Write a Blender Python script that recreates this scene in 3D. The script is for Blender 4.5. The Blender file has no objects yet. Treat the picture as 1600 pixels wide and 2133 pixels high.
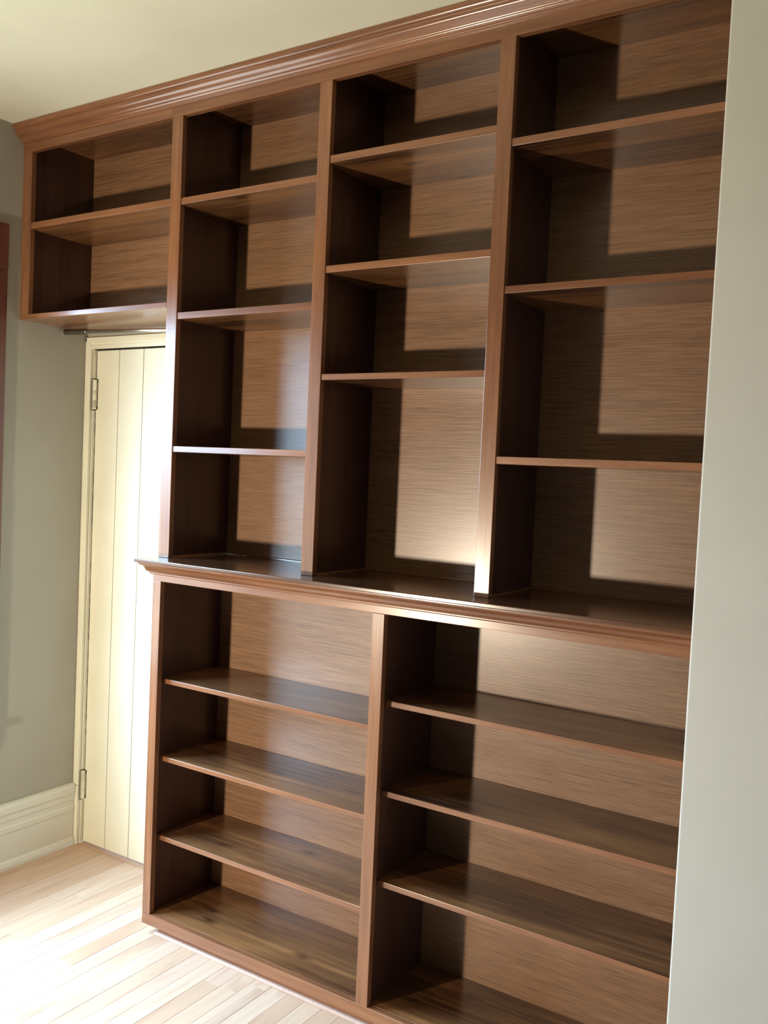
import bpy, bmesh, math, random
from mathutils import Vector, Matrix

random.seed(7)
SC = bpy.context.scene
COL = SC.collection

# ------------------------------------------------------------------ camera
F_PX = 1906.0                       # focal length in pixels of the 1600 x 2133 frame
cam_d = bpy.data.cameras.new('camera')
cam = bpy.data.objects.new('camera', cam_d)
COL.objects.link(cam)
cam_d.sensor_fit = 'HORIZONTAL'
cam_d.sensor_width = 36.0
cam_d.lens = 36.0 * F_PX / 1600.0
cam_d.clip_start = 0.02
yaw, pit, rol = 0.5726, -0.0455, 0.0446
fw = Vector((-math.sin(yaw) * math.cos(pit), math.cos(yaw) * math.cos(pit), math.sin(pit)))
r0 = Vector((math.cos(yaw), math.sin(yaw), 0))
u0 = r0.cross(fw)
rt = math.cos(rol) * r0 + math.sin(rol) * u0
up = -math.sin(rol) * r0 + math.cos(rol) * u0
m = Matrix((rt, up, -fw)).transposed().to_4x4()
m.translation = Vector((2.4324, -2.0275, 1.5033))
cam.matrix_world = m
SC.camera = cam

# ------------------------------------------------------------------ world, lamps, exposure
w = bpy.data.worlds.new('sky')
SC.world = w
w.use_nodes = True
wn, wl = w.node_tree.nodes, w.node_tree.links
# overcast sky: three times brighter overhead than at the horizon, dull ground below
bg = wn['Background']
tcw = wn.new('ShaderNodeTexCoord')
sep = wn.new('ShaderNodeSeparateXYZ')
wl.new(tcw.outputs['Generated'], sep.inputs[0])
mr = wn.new('ShaderNodeMapRange')
mr.inputs['From Min'].default_value = -0.02
mr.inputs['From Max'].default_value = 1.0
mr.inputs['To Min'].default_value = 0.0
mr.inputs['To Max'].default_value = 1.0
wl.new(sep.outputs['Z'], mr.inputs['Value'])
rw = wn.new('ShaderNodeValToRGB')
re = rw.color_ramp.elements
re[0].position, re[0].color = 0.0, (0.065, 0.070, 0.068, 1)
re[1].position, re[1].color = 1.0, (0.53, 0.76, 1.0, 1)
x = re.new(0.02)
x.color = (0.175, 0.25, 0.34, 1)
wl.new(mr.outputs[0], rw.inputs['Fac'])
wl.new(rw.outputs['Color'], bg.inputs['Color'])
bg.inputs['Strength'].default_value = SKY = 66.0

SC.view_settings.view_transform = 'Standard'
SC.view_settings.look = 'None'
SC.view_settings.gamma = 1.0
SC.view_settings.use_curve_mapping = False
SC.view_settings.exposure = 0.0


def area(name, loc, rot, sx, sy, power, color):
    d = bpy.data.lights.new(name, 'AREA')
    d.shape = 'RECTANGLE'
    d.size, d.size_y = sx, sy
    d.energy = power
    d.color = color
    o = bpy.data.objects.new(name, d)
    o.location = loc
    o.rotation_euler = rot
    COL.objects.link(o)
    return o


# portal that guides sky samples through the left wall's window (emits nothing itself)
pt = area('window_portal', (-0.60, -0.795, 1.345), (0, -math.pi / 2, 0), 1.61, 1.23, 1, (1, 1, 1))
pt.data.cycles.is_portal = True
# low warm flood lamp in front of the bookcase, left of the camera
ld = bpy.data.lights.new('warm_lamp', 'SPOT')
ld.energy = 262
ld.color = (1.0, 0.86, 0.66)
ld.shadow_soft_size = 0.05
ld.spot_size = math.radians(120)
ld.spot_blend = 1.0
lo = bpy.data.objects.new('warm_lamp', ld)
lo.location = (0.0, -2.45, 0.86)
lo.rotation_euler = (math.radians(98), 0, math.radians(-19))
COL.objects.link(lo)

# ------------------------------------------------------------------ materials
def mat(name):
    M = bpy.data.materials.new(name)
    M.use_nodes = True
    nt = M.node_tree
    return M, nt, nt.nodes['Principled BSDF']


def coords(nt, scale, rnd=True):
    tc = nt.nodes.new('ShaderNodeTexCoord')
    mp = nt.nodes.new('ShaderNodeMapping')
    mp.inputs['Scale'].default_value = scale
    if rnd:
        oi = nt.nodes.new('ShaderNodeObjectInfo')
        mul = nt.nodes.new('ShaderNodeMath')
        mul.operation = 'MULTIPLY'
        mul.inputs[1].default_value = 37.0
        nt.links.new(oi.outputs['Random'], mul.inputs[0])
        cmb = nt.nodes.new('ShaderNodeCombineXYZ')
        for i in range(3):
            nt.links.new(mul.outputs[0], cmb.inputs[i])
        add = nt.nodes.new('ShaderNodeVectorMath')
        nt.links.new(tc.outputs['Object'], add.inputs[0])
        nt.links.new(cmb.outputs[0], add.inputs[1])
        nt.links.new(add.outputs[0], mp.inputs['Vector'])
    else:
        nt.links.new(tc.outputs['Object'], mp.inputs['Vector'])
    return mp.outputs['Vector']


def noise(nt, vec, scale, detail=4, rough=0.55, dist=0.0):
    n = nt.nodes.new('ShaderNodeTexNoise')
    n.inputs['Scale'].default_value = scale
    n.inputs['Detail'].default_value = detail
    n.inputs['Roughness'].default_value = rough
    n.inputs['Distortion'].default_value = dist
    nt.links.new(vec, n.inputs['Vector'])
    return n.outputs['Fac']


def ramp(nt, fac, stops):
    r = nt.nodes.new('ShaderNodeValToRGB')
    e = r.color_ramp.elements
    e[0].position, e[0].color = stops[0][0], (*stops[0][1], 1)
    e[1].position, e[1].color = stops[-1][0], (*stops[-1][1], 1)
    for p, c in stops[1:-1]:
        x = e.new(p)
        x.color = (*c, 1)
    nt.links.new(fac, r.inputs['Fac'])
    return r.outputs['Color']


def mix(nt, fac, a, b, mode='MIX'):
    x = nt.nodes.new('ShaderNodeMix')
    x.data_type = 'RGBA'
    x.blend_type = mode
    if isinstance(fac, float):
        x.inputs[0].default_value = fac
    else:
        nt.links.new(fac, x.inputs[0])
    for i, v in ((6, a), (7, b)):
        if isinstance(v, tuple):
            x.inputs[i].default_value = (*v, 1)
        else:
            nt.links.new(v, x.inputs[i])
    return x.outputs[2]


def bump(nt, bs, h, strength, dist=0.002):
    b = nt.nodes.new('ShaderNodeBump')
    b.inputs['Strength'].default_value = strength
    b.inputs['Distance'].default_value = dist
    nt.links.new(h, b.inputs['Height'])
    nt.links.new(b.outputs['Normal'], bs.inputs['Normal'])


def wood(name, axis, dark, midc, light, rough=0.3, knots=False, fine=60.0, coat=0.25, bstr=0.12, spec=0.5, blotch=0.5, g2w=0.5, croughness=0.16, stretch=0.06, tight=0.0):
    M, nt, bs = mat(name)
    s = [1.0, 1.0, 1.0]
    s['xyz'.index(axis)] = stretch
    v = coords(nt, s)
    g1 = noise(nt, v, fine, 5, 0.6, 0.0 if stretch < 0.05 else 0.3)
    g2 = noise(nt, v, fine * 0.22, 3, 0.5, 0.6)
    s2 = [1.0, 1.0, 1.0]
    s2['xyz'.index(axis)] = 0.3
    vb = coords(nt, s2)
    g3 = noise(nt, vb, 6.0, 3, 0.5, 0.2)
    c1 = ramp(nt, g1, [(0.32 + tight, dark), (0.52, midc), (0.72 - tight, light)])
    c2 = ramp(nt, g2, [(0.30 + tight, dark), (0.53, midc), (0.75 - tight, light)])
    c = mix(nt, g2w, c1, c2)
    c3 = ramp(nt, g3, [(0.35, dark), (0.65, light)])
    c = mix(nt, 0.3 * blotch, c, c3)
    if knots:
        vo = nt.nodes.new('ShaderNodeTexVoronoi')
        vo.voronoi_dimensions = '2D'
        vo.inputs['Scale'].default_value = 3.4
        s3 = [0.8, 2.0, 1.0]
        nt.links.new(coords(nt, s3), vo.inputs['Vector'])
        kd = nt.nodes.new('ShaderNodeMath')            # wobble the knots' outlines
        kd.operation = 'MULTIPLY_ADD'
        kd.inputs[1].default_value = 0.10
        nt.links.new(noise(nt, coords(nt, (1, 2, 1)), 30, 2), kd.inputs[0])
        nt.links.new(vo.outputs['Distance'], kd.inputs[2])
        kf = ramp(nt, kd.outputs[0], [(0.06, (0.75, 0.75, 0.75)), (0.10, (0.55, 0.55, 0.55)), (0.17, (0, 0, 0))])
        sepc = nt.nodes.new('ShaderNodeSeparateColor')
        nt.links.new(vo.outputs['Color'], sepc.inputs[0])
        few = ramp(nt, sepc.outputs[0], [(0.42, (0, 0, 0)), (0.52, (1, 1, 1))])
        c = mix(nt, mix(nt, 1.0, kf, few, 'MULTIPLY'), c, tuple(x * 0.45 for x in dark))
    nt.links.new(c, bs.inputs['Base Color'])
    bs.inputs['Roughness'].default_value = rough
    bs.inputs['Specular IOR Level'].default_value = spec
    bs.inputs['Coat Weight'].default_value = coat
    bs.inputs['Coat Roughness'].default_value = croughness
    bump(nt, bs, g1, bstr)
    return M


FD, FM, FL = (0.120, 0.046, 0.021), (0.240, 0.098, 0.043), (0.370, 0.168, 0.076)
M_FZ = wood('stained_pine_upright', 'z', FD, FM, FL, coat=0.5)
M_FX = wood('stained_pine_rail', 'x', FD, FM, FL, coat=0.5)
M_SHELF = wood('stained_pine_shelf', 'x', (0.038, 0.015, 0.009), (0.125, 0.052, 0.022), (0.36, 0.165, 0.060), rough=0.30, knots=True, fine=70, coat=0.4, blotch=1.5, tight=0.09, stretch=0.05)
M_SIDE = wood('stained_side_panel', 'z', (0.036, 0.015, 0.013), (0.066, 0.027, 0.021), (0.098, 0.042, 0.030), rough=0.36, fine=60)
M_BACK = wood('stained_back_panel', 'x', (0.155, 0.076, 0.036), (0.290, 0.150, 0.075), (0.410, 0.225, 0.118), rough=0.40, fine=300, coat=0.75, bstr=0.3, blotch=0.35, g2w=0.2, croughness=0.27, stretch=0.028)
M_GLOSSY = wood('varnished_crown', 'x', FD, FM, FL, rough=0.22, coat=1.0)
M_TOP = wood('stained_counter', 'x', (0.05, 0.020, 0.010), (0.095, 0.038, 0.018), (0.15, 0.065, 0.028), rough=0.24, fine=50, coat=0.6)
M_SEAL = wood('scribe_wood', 'x', FD, FM, FL, rough=0.15, coat=0.8)
M_CASING = wood('red_casing_wood', 'z', (0.10, 0.030, 0.024), (0.15, 0.048, 0.036), (0.21, 0.070, 0.050), rough=0.3)


def paint(name, col, rough=0.6, var=0.04, bscale=180, bstr=0.05, spec=0.4):
    M, nt, bs = mat(name)
    v = coords(nt, (1, 1, 1), False)
    n = noise(nt, v, 3.0, 3)
    lo_ = tuple(x * (1 - var) for x in col)
    hi_ = tuple(min(1, x * (1 + var)) for x in col)
    nt.links.new(ramp(nt, n, [(0.3, lo_), (0.7, hi_)]), bs.inputs['Base Color'])
    bs.inputs['Roughness'].default_value = rough
    bs.inputs['Specular IOR Level'].default_value = spec
    n2 = noise(nt, v, bscale, 2)
    bump(nt, bs, n2, bstr, 0.001)
    return M


M_WALL = paint('sage_wall_paint', (0.41, 0.385, 0.315), 0.75)
M_CEIL = paint('ceiling_paint', (0.72, 0.70, 0.55), 0.85)
M_RWALL = paint('greige_wall_paint', (0.61, 0.605, 0.555), 0.7)
M_FAR = paint('far_wall_low_bounce', (0.09, 0.085, 0.075), 0.8)  # unseen walls made dark to cut bounce light into the bays
M_CREAM = paint('cream_gloss_paint', (0.80, 0.78, 0.62), 0.38, 0.05, 60, 0.15, 0.5)
M_TRIM = paint('sage_trim_paint', (0.74, 0.72, 0.62), 0.42, 0.05, 60, 0.12, 0.5)


def plain(name, col, rough=0.5, metal=0.0):
    M, nt, bs = mat(name)
    v = coords(nt, (1, 1, 1), False)
    n = noise(nt, v, 90.0, 2)
    nt.links.new(ramp(nt, n, [(0.2, tuple(x * 0.85 for x in col)), (0.8, col)]), bs.inputs['Base Color'])
    bs.inputs['Roughness'].default_value = rough
    bs.inputs['Metallic'].default_value = metal
    return M


M_CHROME = plain('brushed_steel', (0.80, 0.76, 0.68), 0.30, 1.0)
M_TUBE = plain('steel_dark_reflection', (0.30, 0.28, 0.25), 0.28, 1.0)  # dark reflections on the outer tube put into its metal colour
M_CAP = plain('grey_plastic', (0.35, 0.34, 0.31), 0.5)
M_DARK = plain('dark_gap', (0.035, 0.028, 0.02), 0.9)
M_BRACKET = plain('old_brass', (0.12, 0.09, 0.05), 0.5, 0.6)
M_STRIP = plain('pale_shoe_wood', (0.62, 0.48, 0.43), 0.4)


def floor_mat(name, tint):
    M, nt, bs = mat(name)
    v = coords(nt, (1, 0.05, 1))
    g = noise(nt, v, 55, 5, 0.6, 0.5)
    v2 = coords(nt, (1, 0.16, 1))
    b = noise(nt, v2, 9, 4, 0.55, 1.2)
    oi = nt.nodes.new('ShaderNodeObjectInfo')
    base = ramp(nt, oi.outputs['Random'], [(0.0, (0.60, 0.400, 0.275)), (0.35, (0.67, 0.470, 0.340)), (0.7, (0.71, 0.530, 0.400)), (1.0, (0.64, 0.430, 0.330))])
    c = mix(nt, ramp(nt, g, [(0.35, (0.0, 0.0, 0.0)), (0.75, (0.4, 0.4, 0.4))]), base, (0.43, 0.29, 0.18))
    c = mix(nt, ramp(nt, b, [(0.53, (0, 0, 0)), (0.70, (0.75, 0.75, 0.75))]), c, (0.46, 0.28, 0.19))
    if tint:
        c = mix(nt, 0.5, c, (0.36, 0.20, 0.10))
    nt.links.new(c, bs.inputs['Base Color'])
    bs.inputs['Roughness'].default_value = 0.42
    bs.inputs['Specular IOR Level'].default_value = 0.35
    bump(nt, bs, g, 0.06)
    return M


M_FLOOR = floor_mat('bare_floorboards', False)
M_THRESH = floor_mat('worn_threshold', True)
M_SUBFLOOR = plain('floor_gap', (0.16, 0.10, 0.06), 0.9)

# ------------------------------------------------------------------ mesh helpers
def link(name, bm, material, parent=None, smooth=False):
    me = bpy.data.meshes.new(name)
    bmesh.ops.recalc_face_normals(bm, faces=bm.faces)
    bm.to_mesh(me)
    bm.free()
    me.materials.append(material)
    if smooth:
        for p in me.polygons:
            p.use_smooth = True
    o = bpy.data.objects.new(name, me)
    COL.objects.link(o)
    if parent:
        o.parent = parent
    return o


def add_box(bm, x0, x1, y0, y1, z0, z1, bev=0.0):
    vs = [bm.verts.new((x, y, z)) for x in (x0, x1) for y in (y0, y1) for z in (z0, z1)]
    fs = [bm.faces.new([vs[i] for i in f]) for f in
          ((0, 1, 3, 2), (4, 6, 7, 5), (0, 4, 5, 1), (2, 3, 7, 6), (0, 2, 6, 4), (1, 5, 7, 3))]
    if bev > 0:
        es = list({e for f in fs for e in f.edges})
        bmesh.ops.bevel(bm, geom=es, offset=bev, segments=2, profile=0.5, affect='EDGES')


def box(name, mtl, parent, x0, x1, y0, y1, z0, z1, bev=0.0012):
    bm = bmesh.new()
    add_box(bm, x0, x1, y0, y1, z0, z1, bev)
    return link(name, bm, mtl, parent)


def spline(pts, sub=4, corner=0.75):
    """round an open polyline by Catmull-Rom, keeping its sharp corners"""
    n = len(pts)
    P = [Vector((a, b)) for a, b in pts]

    def sharp(i):
        if i <= 0 or i >= n - 1:
            return True
        d0, d1 = P[i] - P[i - 1], P[i + 1] - P[i]
        return d0.angle(d1) > corner
    out = []
    for i in range(n - 1):
        p1, p2 = P[i], P[i + 1]
        p0 = p1 * 2 - p2 if sharp(i) else P[i - 1]
        p3 = p2 * 2 - p1 if sharp(i + 1) else P[i + 2]
        for k in range(sub):
            u = k / sub
            q = 0.5 * ((2 * p1) + (p2 - p0) * u + (2 * p0 - 5 * p1 + 4 * p2 - p3) * u * u + (3 * p1 - p0 - 3 * p2 + p3) * u ** 3)
            out.append((q.x, q.y))
    out.append(pts[-1])
    return out


def prism_x(name, mtl, parent, prof, x0, x1, smooth=False):
    """profile [(y, z)...] closed, swept along X"""
    bm = bmesh.new()
    a = [bm.verts.new((x0, y, z)) for y, z in prof]
    b = [bm.verts.new((x1, y, z)) for y, z in prof]
    n = len(prof)
    for i in range(n):
        bm.faces.new((a[i], a[(i + 1) % n], b[(i + 1) % n], b[i]))
    bm.faces.new(a)
    bm.faces.new(list(reversed(b)))
    o = link(name, bm, mtl, parent, smooth)
    if smooth:
        o.data.set_sharp_from_angle(angle=math.radians(32))
    return o


def prism_y(name, mtl, parent, prof, y0, y1):
    """profile [(x, z)...] closed, swept along Y"""
    bm = bmesh.new()
    a = [bm.verts.new((x, y0, z)) for x, z in prof]
    b = [bm.verts.new((x, y1, z)) for x, z in prof]
    n = len(prof)
    for i in range(n):
        bm.faces.new((a[i], a[(i + 1) % n], b[(i + 1) % n], b[i]))
    bm.faces.new(a)
    bm.faces.new(list(reversed(b)))
    return link(name, bm, mtl, parent)


def prism_z(name, mtl, parent, prof, z0, z1, bev=0.0):
    bm = bmesh.new()
    a = [bm.verts.new((x, y, z0)) for x, y in prof]
    b = [bm.verts.new((x, y, z1)) for x, y in prof]
    n = len(prof)
    for i in range(n):
        bm.faces.new((a[i], a[(i + 1) % n], b[(i + 1) % n], b[i]))
    bm.faces.new(a)
    bm.faces.new(list(reversed(b)))
    if bev:
        bmesh.ops.bevel(bm, geom=list(bm.edges), offset=bev, segments=2, profile=0.5, affect='EDGES')
    return link(name, bm, mtl, parent)


def tube(name, mtl, parent, p0, p1, r, seg=20, rings=None):
    """round bar between two points; rings = [(t, radius)...] along it"""
    p0, p1 = Vector(p0), Vector(p1)
    d = (p1 - p0)
    q = d.to_track_quat('Z', 'Y')
    rings = rings or [(0, r), (1, r)]
    bm = bmesh.new()
    loops = []
    for t, rr in rings:
        c = p0 + d * t
        loops.append([bm.verts.new(c + q @ Vector((rr * math.cos(2 * math.pi * k / seg), rr * math.sin(2 * math.pi * k / seg), 0))) for k in range(seg)])
    for a, b in zip(loops, loops[1:]):
        for k in range(seg):
            f = bm.faces.new((a[k], a[(k + 1) % seg], b[(k + 1) % seg], b[k]))
            f.smooth = True
    bm.faces.new(loops[0])
    bm.faces.new(loops[-1])
    return link(name, bm, mtl, parent)


def thing(name, label, cat, loc=(0, 0, 0), group=None):
    o = bpy.data.objects.new(name, None)
    COL.objects.link(o)
    o.empty_display_size = 0.05
    o.location = loc
    o['label'] = label
    o['category'] = cat
    if group:
        o['group'] = group
    return o


def struct(o):
    o['kind'] = 'structure'
    return o


def sempty(name):
    o = bpy.data.objects.new(name, None)
    COL.objects.link(o)
    return struct(o)


# ------------------------------------------------------------------ dimensions (metres)
XL = -0.4447                         # left wall
YB = 0.2887                          # casing face on the back wall
ZC = 2.645                           # ceiling
YF = -3.3                            # wall behind the camera
XR = 4.2
YR, XRE = -0.20, 1.982               # face and corner of the projecting wall on the right
A1 = -0.3969
B0, B1 = 0.2886, 0.3337
C0, C1 = 0.8557, 0.8976
D0, D1 = 1.4007, 1.4423
E0, E1 = 1.944, 1.980
D = 0.2721                           # back panel
ZTOP = 1.2000                        # counter top
INS = 0.0075                         # how far a stile oversails its side panel

# ------------------------------------------------------------------ room shell
bw = bmesh.new()
WY0, WY1, WZ0, WZ1 = -1.40, -0.19, 0.58, 2.14
t = 0.14
for (y0, y1, z0, z1) in ((YF - .1, WY0, 0, ZC), (WY1, 0.45, 0, ZC), (WY0, WY1, 0, WZ0), (WY0, WY1, WZ1, ZC)):
    add_box(bw, XL - t, XL, y0, y1, z0, z1)
struct(link('wall_left', bw, M_WALL))

bw = bmesh.new()                      # back wall with the doorway
DX0, DX1, DZ = -0.4134, 0.3870, 1.9125
add_box(bw, XL, DX0, 0.300, 0.42, 0, ZC)
add_box(bw, DX0, DX1, 0.300, 0.42, DZ, ZC)
add_box(bw, DX1, XR, 0.300, 0.42, 0, ZC)
struct(link('wall_back', bw, M_WALL))

# projecting wall on the right, a few millimetres out of plumb
bm = bmesh.new()
xt, xb = 1.9865, 1.9775
v = [bm.verts.new(p) for p in ((xb, YR, 0), (3.3, YR, 0), (3.3, 0.3, 0), (xb, 0.3, 0), (xt, YR, ZC), (3.3, YR, ZC), (3.3, 0.3, ZC), (xt, 0.3, ZC))]
for f in ((0, 1, 5, 4), (1, 2, 6, 5), (2, 3, 7, 6), (3, 0, 4, 7), (0, 3, 2, 1), (4, 5, 6, 7)):
    bm.faces.new([v[i] for i in f])
e = [x for x in bm.edges if x.verts[0].co.z != x.verts[1].co.z and abs(x.verts[0].co.y - YR) < 1e-4]
bmesh.ops.bevel(bm, geom=e, offset=0.004, segments=3, profile=0.5, affect='EDGES')
struct(link('wall_right', bm, M_RWALL))

struct(box('wall_far_right', M_FAR, None, XR, XR + .1, YF, 0.42, 0, ZC, 0))
struct(box('wall_front', M_FAR, None, XL, XR, YF - .1, YF, 0, ZC, 0))
struct(box('ceiling', M_CEIL, None, XL - .14, XR + .1, YF - .1, 0.45, ZC, ZC + .1, 0))

# ------------------------------------------------------------------ floor and its boards (running towards the bookcase)
fl = struct(box('floor', M_SUBFLOOR, None, XL - .14, XR + .1, YF - .1, 0.6, -0.06, -0.013, 0))
PW = 0.060
rest = bmesh.new()
x = XL
row = 0
rng = random.Random(11)
board_mesh = {}
while x < XR:
    y = 0.300
    x1 = min(x + PW, XR)
    first = True
    while y > YF:
        L = rng.choice([0.42, 0.7, 0.96, 1.2, 1.5])
        if first:
            L *= rng.uniform(0.4, 1.0)
            first = False
        y1 = max(y - L, YF)
        dz = rng.uniform(-0.0006, 0.0)
        if x < 1.45 and y > -1.55:
            key = (round(x1 - x, 4), round(y - y1, 3))
            if key not in board_mesh:
                bm = bmesh.new()
                add_box(bm, 0.0003, x1 - x - 0.0003, y1 - y + 0.0003, -0.0003, -0.013, 0, 0.0007)
                o = link('floorboard', bm, M_FLOOR, fl)
                board_mesh[key] = o.data
            else:
                o = bpy.data.objects.new('floorboard', board_mesh[key])
                COL.objects.link(o)
                o.parent = fl
            o.location = (x, y, dz)
        else:
            add_box(rest, x + 0.0003, x1 - 0.0003, y1 + 0.0003, y - 0.0003, -0.013, dz)
        y = y1
    x = x1
    row += 1
ro = link('floorboards', rest, M_FLOOR, fl)
ro['kind'] = 'stuff'
box('threshold_strip', M_THRESH, fl, DX0, B0 + 0.02, 0.299, 0.345, -0.012, 0.0045, 0.001)

# ------------------------------------------------------------------ door in the back wall
door = sempty('door_1')
bx = [-0.408, -0.2827, -0.1523, -0.0230, 0.1060, 0.2350, 0.3640]
for i in range(6):
    bm = bmesh.new()
    add_box(bm, bx[i] + 0.0014, bx[i + 1] - 0.0014, 0.3144, 0.338, 0.0093, DZ - 0.004, 0.0015)
    link('board', bm, M_CREAM, door)
box('board_backing', M_DARK, door, bx[0], bx[-1], 0.3385, 0.350, 0.0105, DZ - 0.006, 0)
# casing: left leg with a plinth, head with a stepped moulding
box('casing_leg', M_CREAM, door, XL + 0.001, -0.4134, YB, 0.3144, 0.232, 1.9566, 0.002)
box('plinth', M_CREAM, door, XL + 0.001, -0.4140, YB - 0.001, 0.3144, 0.0, 0.2305, 0.002)
box('jamb', M_CREAM, door, -0.4138, -0.4090, 0.3015, 0.3420, 0.0, DZ, 0.0008)
prism_x('casing_head', M_CREAM, door,
        [(YB + .002, DZ), (YB + .002, 1.926), (YB + .006, 1.9285), (YB + .006, 1.931), (YB - .001, 1.934), (YB - .001, 1.9545), (YB + .002, 1.9566), (0.3144, 1.9566), (0.3144, DZ)],
        -0.4142, 0.2880)
box('door_stop_gap', M_DARK, door, bx[0], bx[-1], 0.316, 0.336, DZ - 0.0035, DZ - 0.0005, 0)


rj = random.Random(3)
def crack(p0, p1, wmax, name='paint_crack'):
    """ragged dark split in the old paint, running from p0 to p1 along a joint"""
    p0, p1 = Vector(p0), Vector(p1)
    n = 70
    d = (p1 - p0)
    side = Vector((1, 0, 0)) if abs(d.z) > abs(d.x) else Vector((0, 0, 1))
    bm = bmesh.new()
    A, B = [], []
    for k in range(n + 1):
        wv = wmax * max(0.12, rj.random() ** 2.2)
        c = p0 + d * k / n
        A.append(bm.verts.new(c - side * wv * 0.5))
        B.append(bm.verts.new(c + side * wv * 0.5))
    back = [bm.verts.new(v.co + Vector((0, 0.002, 0))) for v in (A[0], A[-1], B[-1], B[0])]
    for k in range(n):
        bm.faces.new((A[k], A[k + 1], B[k + 1], B[k]))
    bm.faces.new(back)
    return link(name, bm, M_DARK, door)


crack((-0.4078, 0.3138, 0.30), (-0.4078, 0.3138, 1.68), 0.0042)
crack((-0.4078, 0.3138, 1.80), (-0.4078, 0.3138, 1.905), 0.0042)
crack((-0.405, 0.3140, DZ - .0012), (0.28, 0.3140, DZ - .0012), 0.0045)


def hinge(z0, z1):
    root = tube('hinge', M_CREAM, door, (-0.4030, 0.3055, z0), (-0.4030, 0.3055, z1), 0.0062, 14,
                [(0, .003), (0.01, .0072), (0.06, .0072), (0.065, .0062), (0.30, .0062), (0.302, .0050), (0.310, .0050), (0.312, .0062),
                 (0.62, .0062), (0.622, .0050), (0.630, .0050), (0.632, .0062), (0.935, .0062), (0.94, .0072), (0.99, .0072), (1, .003)])
    box('chipped_edge', M_DARK, root, -0.4090, -0.4085, 0.2945, 0.3140, z0 - .004, z1 + .004, 0)
    box('leaf', M_CREAM, root, -0.4089, -0.4078, 0.2965, 0.3060, z0 - .001, z1 + .001, 0.0003)
    box('leaf', M_CREAM, root, -0.4030, -0.3980, 0.3100, 0.3143, z0 + .012, z1 - .012, 0.0006)
    box('chipped_edge', M_DARK, root, -0.4070, -0.3965, 0.3128, 0.3142, z0 - .001, z1 + .001, 0)


hinge(1.686, 1.799)
hinge(0.180, 0.289)

# ------------------------------------------------------------------ baseboard on the left wall
bb = [(XL, 0.0), (XL + .024, 0.0), (XL + .024, .012), (XL + .020, .024), (XL + .014, .030), (XL + .014, .128), (XL + .017, .134), (XL + .017, .150), (XL + .012, .156),
      (XL + .012, .172), (XL + .016, .178), (XL + .016, .196), (XL + .021, .206), (XL + .021, .226), (XL + .016, .236), (XL + .008, .240), (XL, .240)]
struct(prism_y('baseboard_left', M_TRIM, None, bb, YF, YB - 0.003))

# ------------------------------------------------------------------ window in the left wall (stained casing, sash, panes)
win = sempty('window_1')
cx0, cx1 = XL, XL + 0.010
for (y0, y1) in ((WY1, -0.056), (WY0 - 0.114, WY0)):
    box('casing_leg', M_CASING, win, cx0, cx1, y0, y1, WZ0 - 0.02, WZ1, 0.003)
box('casing_head', M_CASING, win, cx0, cx1 + .002, WY0 - 0.114, -0.056, WZ1, 2.2965, 0.003)
box('sill', M_CASING, win, XL - 0.13, XL + 0.022, WY0 - 0.13, -0.062, WZ0 - 0.045, WZ0 - 0.018, 0.004)
box('apron', M_CASING, win, cx0, cx1 - .002, WY0 - 0.114, -0.056, WZ0 - 0.13, WZ0 - 0.047, 0.003)
for (y0, y1, z0, z1) in ((WY0, WY0 + .05, WZ0, WZ1), (WY1 - .09, WY1, WZ0, WZ1), (WY0 + .05, WY1 - .09, WZ1 - .05, WZ1), (WY0 + .05, WY1 - .09, WZ0 - .018, WZ0 + .06), (WY0 + .05, WY1 - .09, 1.20, 1.24)):
    box('sash_rail', M_CASING, win, XL - 0.115, XL - 0.075, y0, y1, z0, z1, 0.002)
G, nt, bs = mat('window_glass')
tr = nt.nodes.new('ShaderNodeBsdfTransparent')
tr.inputs['Color'].default_value = (0.95, 0.97, 0.97, 1)
gl = nt.nodes.new('ShaderNodeBsdfGlossy')
gl.inputs['Roughness'].default_value = 0.0
lwt = nt.nodes.new('ShaderNodeLayerWeight')
lwt.inputs['Blend'].default_value = 0.5
fr = nt.nodes.new('ShaderNodeMapRange')
fr.inputs['From Min'].default_value = 0.6
fr.inputs['To Min'].default_value = 0.05
fr.inputs['To Max'].default_value = 0.7
nt.links.new(lwt.outputs['Facing'], fr.inputs['Value'])
ms = nt.nodes.new('ShaderNodeMixShader')
nt.links.new(fr.outputs[0], ms.inputs[0])
nt.links.new(tr.outputs[0], ms.inputs[1])
nt.links.new(gl.outputs[0], ms.inputs[2])
nt.links.new(ms.outputs[0], nt.nodes['Material Output'].inputs['Surface'])
for (z0, z1) in ((WZ0 + .06, 1.20), (1.24, WZ1 - .05)):
    box('pane', G, win, XL - 0.097, XL - 0.093, WY0 + .05, WY1 - .09, z0, z1, 0)

# ------------------------------------------------------------------ bookcase parts
def nose(o):
    """the front edge of a shelf takes the same material as the frames"""
    o.data.materials.append(M_FX)
    for p in o.data.polygons:
        if p.normal.y < -0.5 and p.center.y < 0.03:
            p.material_index = 1
    return o


def shelf_upper(parent, xa, xb, z0, z1):
    """shelf whose nose is notched round the stiles, reaching the side panels behind them"""
    pr = [(xa + .0003, 0.003), (xb - .0003, 0.003), (xb - .0003, 0.0195), (xb + INS, 0.0195), (xb + INS, D - .0003), (xa - INS, D - .0003), (xa - INS, 0.0195), (xa + .0003, 0.0195)]
    return nose(prism_z('shelf', M_SHELF, parent, pr, z0, z1, 0.0009))


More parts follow.
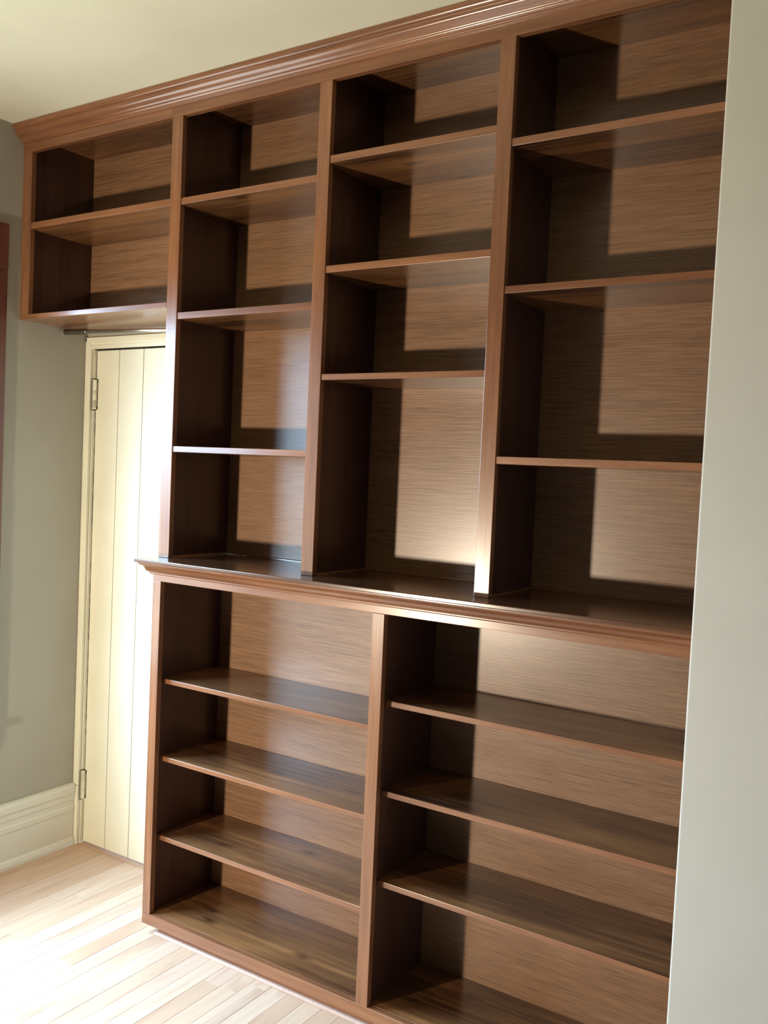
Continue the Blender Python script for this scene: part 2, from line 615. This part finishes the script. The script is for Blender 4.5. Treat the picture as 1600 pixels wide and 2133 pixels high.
def scribe(parent, xa, xb, zf):
    """thin quarter-round along the foot of a bay, back and left side"""
    r = 0.005
    q = [(D, zf), (D - r, zf), (D - r * .92, zf + r * .38), (D - r * .7, zf + r * .7), (D - r * .38, zf + r * .92), (D, zf + r)]
    prism_x('scribe_strip', M_SEAL, parent, q, xa - INS, xb + INS)
    s = [(xa - INS, zf), (xa - INS + r, zf), (xa - INS + r * .92, zf + r * .38), (xa - INS + r * .7, zf + r * .7), (xa - INS + r * .38, zf + r * .92), (xa - INS, zf + r)]
    prism_y('scribe_strip', M_SEAL, parent, s, 0.0195, D - r)


ZR, ZRT, ZUND = 2.5567, 2.640, 2.609
# --- cabinet over the door
odc = thing('over_door_cabinet', 'short two-shelf stained wood cabinet hung over the white door in the corner', 'cabinet', (0, 0, 0))
box('stile', M_FZ, odc, XL + .001, A1, 0, 0.019, 1.9776 + .0172, ZR)
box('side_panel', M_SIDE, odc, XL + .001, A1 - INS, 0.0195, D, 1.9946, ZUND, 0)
box('back_panel', M_BACK, odc, XL + .002, B0 - .001, D, D + .006, 1.9946, ZUND, 0)
box('top_panel', M_SHELF, odc, XL + .001, B0 + INS - .012, 0.0195, D + .006, ZUND, ZUND + .018, 0)
box('bottom_panel', M_FX, odc, XL + .001, B0 - .0005, 0.0, D + .012, 1.9776, 1.9945, 0.001)
box('top_rail', M_FX, odc, XL + .001, B0 - .0005, 0, 0.019, ZR + .0002, ZRT, 0.0008)
pr = [(A1 + .0003, 0.003), (B0 - .0005, 0.003), (B0 - .0005, D - .0003), (A1 - INS, D - .0003), (A1 - INS, 0.0195), (A1 + .0003, 0.0195)]
nose(prism_z('shelf', M_SHELF, odc, pr, 2.2911, 2.3126, 0.0009))

# --- tall upper bookcase standing on the counter
ub = thing('upper_bookcase', 'tall stained wood bookcase of three open bays standing on the counter', 'bookcase', (0, 0, ZTOP))


def U(o):
    o.matrix_parent_inverse = Matrix.Translation((0, 0, -ZTOP))
    return o


for s0, s1 in ((B0, B1), (C0, C1), (D0, D1), (E0, E1)):
    U(box('stile', M_FZ, ub, s0, s1, 0, 0.019, ZTOP + .0005, ZR if s0 > B0 else ZR))
U(box('top_rail', M_FX, ub, B0, E1, 0, 0.019, ZR + .0002, ZRT, 0.0008))
for s0, s1 in ((B0, B1 - INS), (C0 + INS, C1 - INS), (D0 + INS, D1 - INS), (E0 + INS, E1)):
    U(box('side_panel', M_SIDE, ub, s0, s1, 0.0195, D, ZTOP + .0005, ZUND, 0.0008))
U(box('top_panel', M_SHELF, ub, B0, E1, 0.0195, D + .006, ZUND, ZUND + .018, 0))
bays = ((B1, C0, ((2.2887, 2.3086), (1.9401, 1.9603), (1.5311, 1.5493))),
        (C1, D0, ((2.3340, 2.3542), (2.0367, 2.0558), (1.7440, 1.7604))),
        (D1, E0, ((2.2964, 2.3149), (1.9448, 1.9621), (1.5311, 1.5494))))
for xa, xb_, sh in bays:
    U(box('back_panel', M_BACK, ub, xa - .020, xb_ + .020 if xb_ < 1.9 else E1, D + .0002, D + .006, ZTOP + .0005, ZUND, 0))
    for z0, z1 in sh:
        U(shelf_upper(ub, xa, xb_, z0, z1))
    n0 = len(ub.children)
    before = set(ub.children)
    scribe(ub, xa, xb_, ZTOP + .0005)
    for c in ub.children:
        if c not in before:
            U(c)

# --- crown moulding running along both under the ceiling
zc = ZC
crown = [(0.0, zc - .001), (-.047, zc - .001), (-.0475, zc - .005), (-.0468, zc - .007), (-.0462, zc - .0085), (-.0455, zc - .012), (-.0430, zc - .0160), (-.0395, zc - .0180),
         (-.0360, zc - .0186), (-.0350, zc - .0205), (-.0362, zc - .0225), (-.0362, zc - .0255), (-.0345, zc - .0290), (-.0312, zc - .0325),
         (-.0270, zc - .0355), (-.0225, zc - .0385), (-.0190, zc - .0415), (-.0172, zc - .0440), (-.0160, zc - .0470), (-.0135, zc - .0500), (-.0100, zc - .0522),
         (-.0075, zc - .0530), (-.0068, zc - .0545), (-.0068, zc - .0562), (-.0045, zc - .0570), (-.0004, zc - .0570)]
cm = prism_x('crown_moulding', M_GLOSSY, None, spline(crown), XL + .0005, E1, True)
cm['label'] = 'long stained wood crown moulding along the bookcase top against the ceiling'
cm['category'] = 'moulding'

# --- countertop with its ogee under the nosing
YN, X0L, YL = -0.0853, 0.2742, -0.018
ct = thing('countertop', 'glossy stained wood counter slab between the lower and upper bookcases', 'countertop', (0, 0, 1.1885))
T = Matrix.Translation((0, 0, -1.1885))
slab = [(YN, 1.1915), (YN + .001, 1.1895), (YN + .003, 1.1885), (D + .006, 1.1885), (D + .006, ZTOP), (YN + .002, ZTOP), (YN + .0005, ZTOP - .0006), (YN, ZTOP - .002)]
o = prism_x('slab', M_TOP, ct, slab, X0L, E1)
o.matrix_parent_inverse = T
og = [(YL, 1.1878), (-.0765, 1.1878), (-.0765, 1.1858), (-.0715, 1.1850), (-.0700, 1.1835), (-.0690, 1.1810), (-.0655, 1.1790), (-.0600, 1.1775), (-.0535, 1.1755), (-.0480, 1.1720),
      (-.0440, 1.1675), (-.0410, 1.1630), (-.0370, 1.1590), (-.0315, 1.1560), (-.0260, 1.1545), (-.0245, 1.1530), (-.0245, 1.1500), (-.0225, 1.1475), (YL, 1.1470)]

# --- lower bookcase
lb = thing('lower_bookcase', 'low wide stained wood bookcase of two open bays standing on the bare floor', 'bookcase', (0, 0, 0))
prism_x('ogee_moulding', M_FX, lb, spline(og), X0L + .003, E1, True)
L1, M0, M1 = 0.3219, 1.1151, 1.1528
ZB, ZBT, ZLR, ZLT = 0.033, 0.0678, 1.1268, 1.1878
y0, y1 = YL, YL + .019
box('stile', M_FZ, lb, B0, L1, y0, y1, ZBT, ZLR)
box('stile', M_FZ, lb, M0, M1, y0, y1, ZBT, ZLR)
box('stile', M_FZ, lb, E0, E1, y0, y1, ZBT, ZLR)
box('top_rail', M_FX, lb, B0, E1, y0, y1, ZLR + .0002, ZLT, 0.0008)
box('bottom_rail', M_FX, lb, B0, E1, y0, y1, ZB, ZBT - .0002, 0.0012)
PL, PM0, PM1, PE = 0.311, 1.122, 1.147, 1.951
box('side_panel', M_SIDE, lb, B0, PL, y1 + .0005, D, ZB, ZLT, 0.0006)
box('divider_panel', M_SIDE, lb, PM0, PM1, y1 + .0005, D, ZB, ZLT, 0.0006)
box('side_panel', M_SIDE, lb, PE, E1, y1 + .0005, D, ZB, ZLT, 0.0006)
for xa, xb_ in ((PL, PM0), (PM1, PE)):
    box('back_panel', M_BACK, lb, xa - .012, xb_ + .012, D + .0002, D + .006, ZB, ZLT, 0)
    box('bottom_shelf', M_SHELF, lb, xa + .0003, xb_ - .0003, y1 + .0005, D - .0003, ZBT - .018, ZBT - .0003, 0.0006)
YS = 0.0138
for z1 in (0.8164, 0.5687, 0.3140):
    nose(box('shelf', M_SHELF, lb, PL + .0003, PM0 - .0003, YS, D - .0003, z1 - .0155, z1, 0.0014))
for z1 in (0.8926, 0.6489, 0.4031):
    nose(box('shelf', M_SHELF, lb, PM1 + .0003, PE - .0003, YS, D - .0003, z1 - .0155, z1, 0.0014))
box('toe_kick', M_FX, lb, 0.340, E1, 0.006, 0.022, 0.0, ZB - .0003, 0.001)
r = 0.0095
q = [(0.0055, 0.0002), (0.0055 - r, 0.0002), (0.0055 - r, .004), (0.0055 - r * .92, .004 + r * .38 * .7), (0.0055 - r * .7, .004 + r * .7 * .7), (0.0055 - r * .38, .004 + r * .92 * .7), (0.0055, .004 + r * .7)]
prism_x('shoe_strip', M_STRIP, lb, q, 0.330, E1)['label'] = 'pale unstained shoe strip along the floor'

# ------------------------------------------------------------------ curtain rod under the over-door cabinet
rod = thing('curtain_rod', 'brushed steel tension rod across the top of the white door frame', 'rod', (0, 0, 0))
ra, rb = Vector((XL + .002, 0.190, 1.9625)), Vector((B0 - .0005, 0.197, 1.9405))
dr = rb - ra
tube('outer_tube', M_TUBE, rod, ra + dr * .008, ra + dr * .175, 0.0105, 24, [(0, .0100), (0.02, .0105), (0.96, .0105), (0.985, .0098), (1, .0085)])['label'] = 'thicker outer tube, toned dark for its reflections'
tube('inner_tube', M_CHROME, rod, ra + dr * .176, ra + dr * .985, 0.0078, 24)
tube('end_cap', M_CAP, rod, ra, ra + dr * .0079, 0.0122, 24, [(0, .0115), (0.3, .0125), (1, .0125)])
tube('end_cap', M_CAP, rod, ra + dr * .9852, rb, 0.0105, 24)

# ------------------------------------------------------------------ tiny catch on the corner of the door casing
br = thing('metal_catch', 'tiny dark metal catch screwed to the upper left corner of the door casing', 'bracket', (0, 0, 0))
box('plate', M_BRACKET, br, XL + .0012, XL + .0075, YB - .0022, YB - .0003, 1.940, 1.9565, 0.0004)
for z in (1.9435, 1.953):
    tube('screw', M_CREAM, br, (XL + .0045, YB - .0023, z), (XL + .0045, YB - .0036, z), 0.0016, 10)
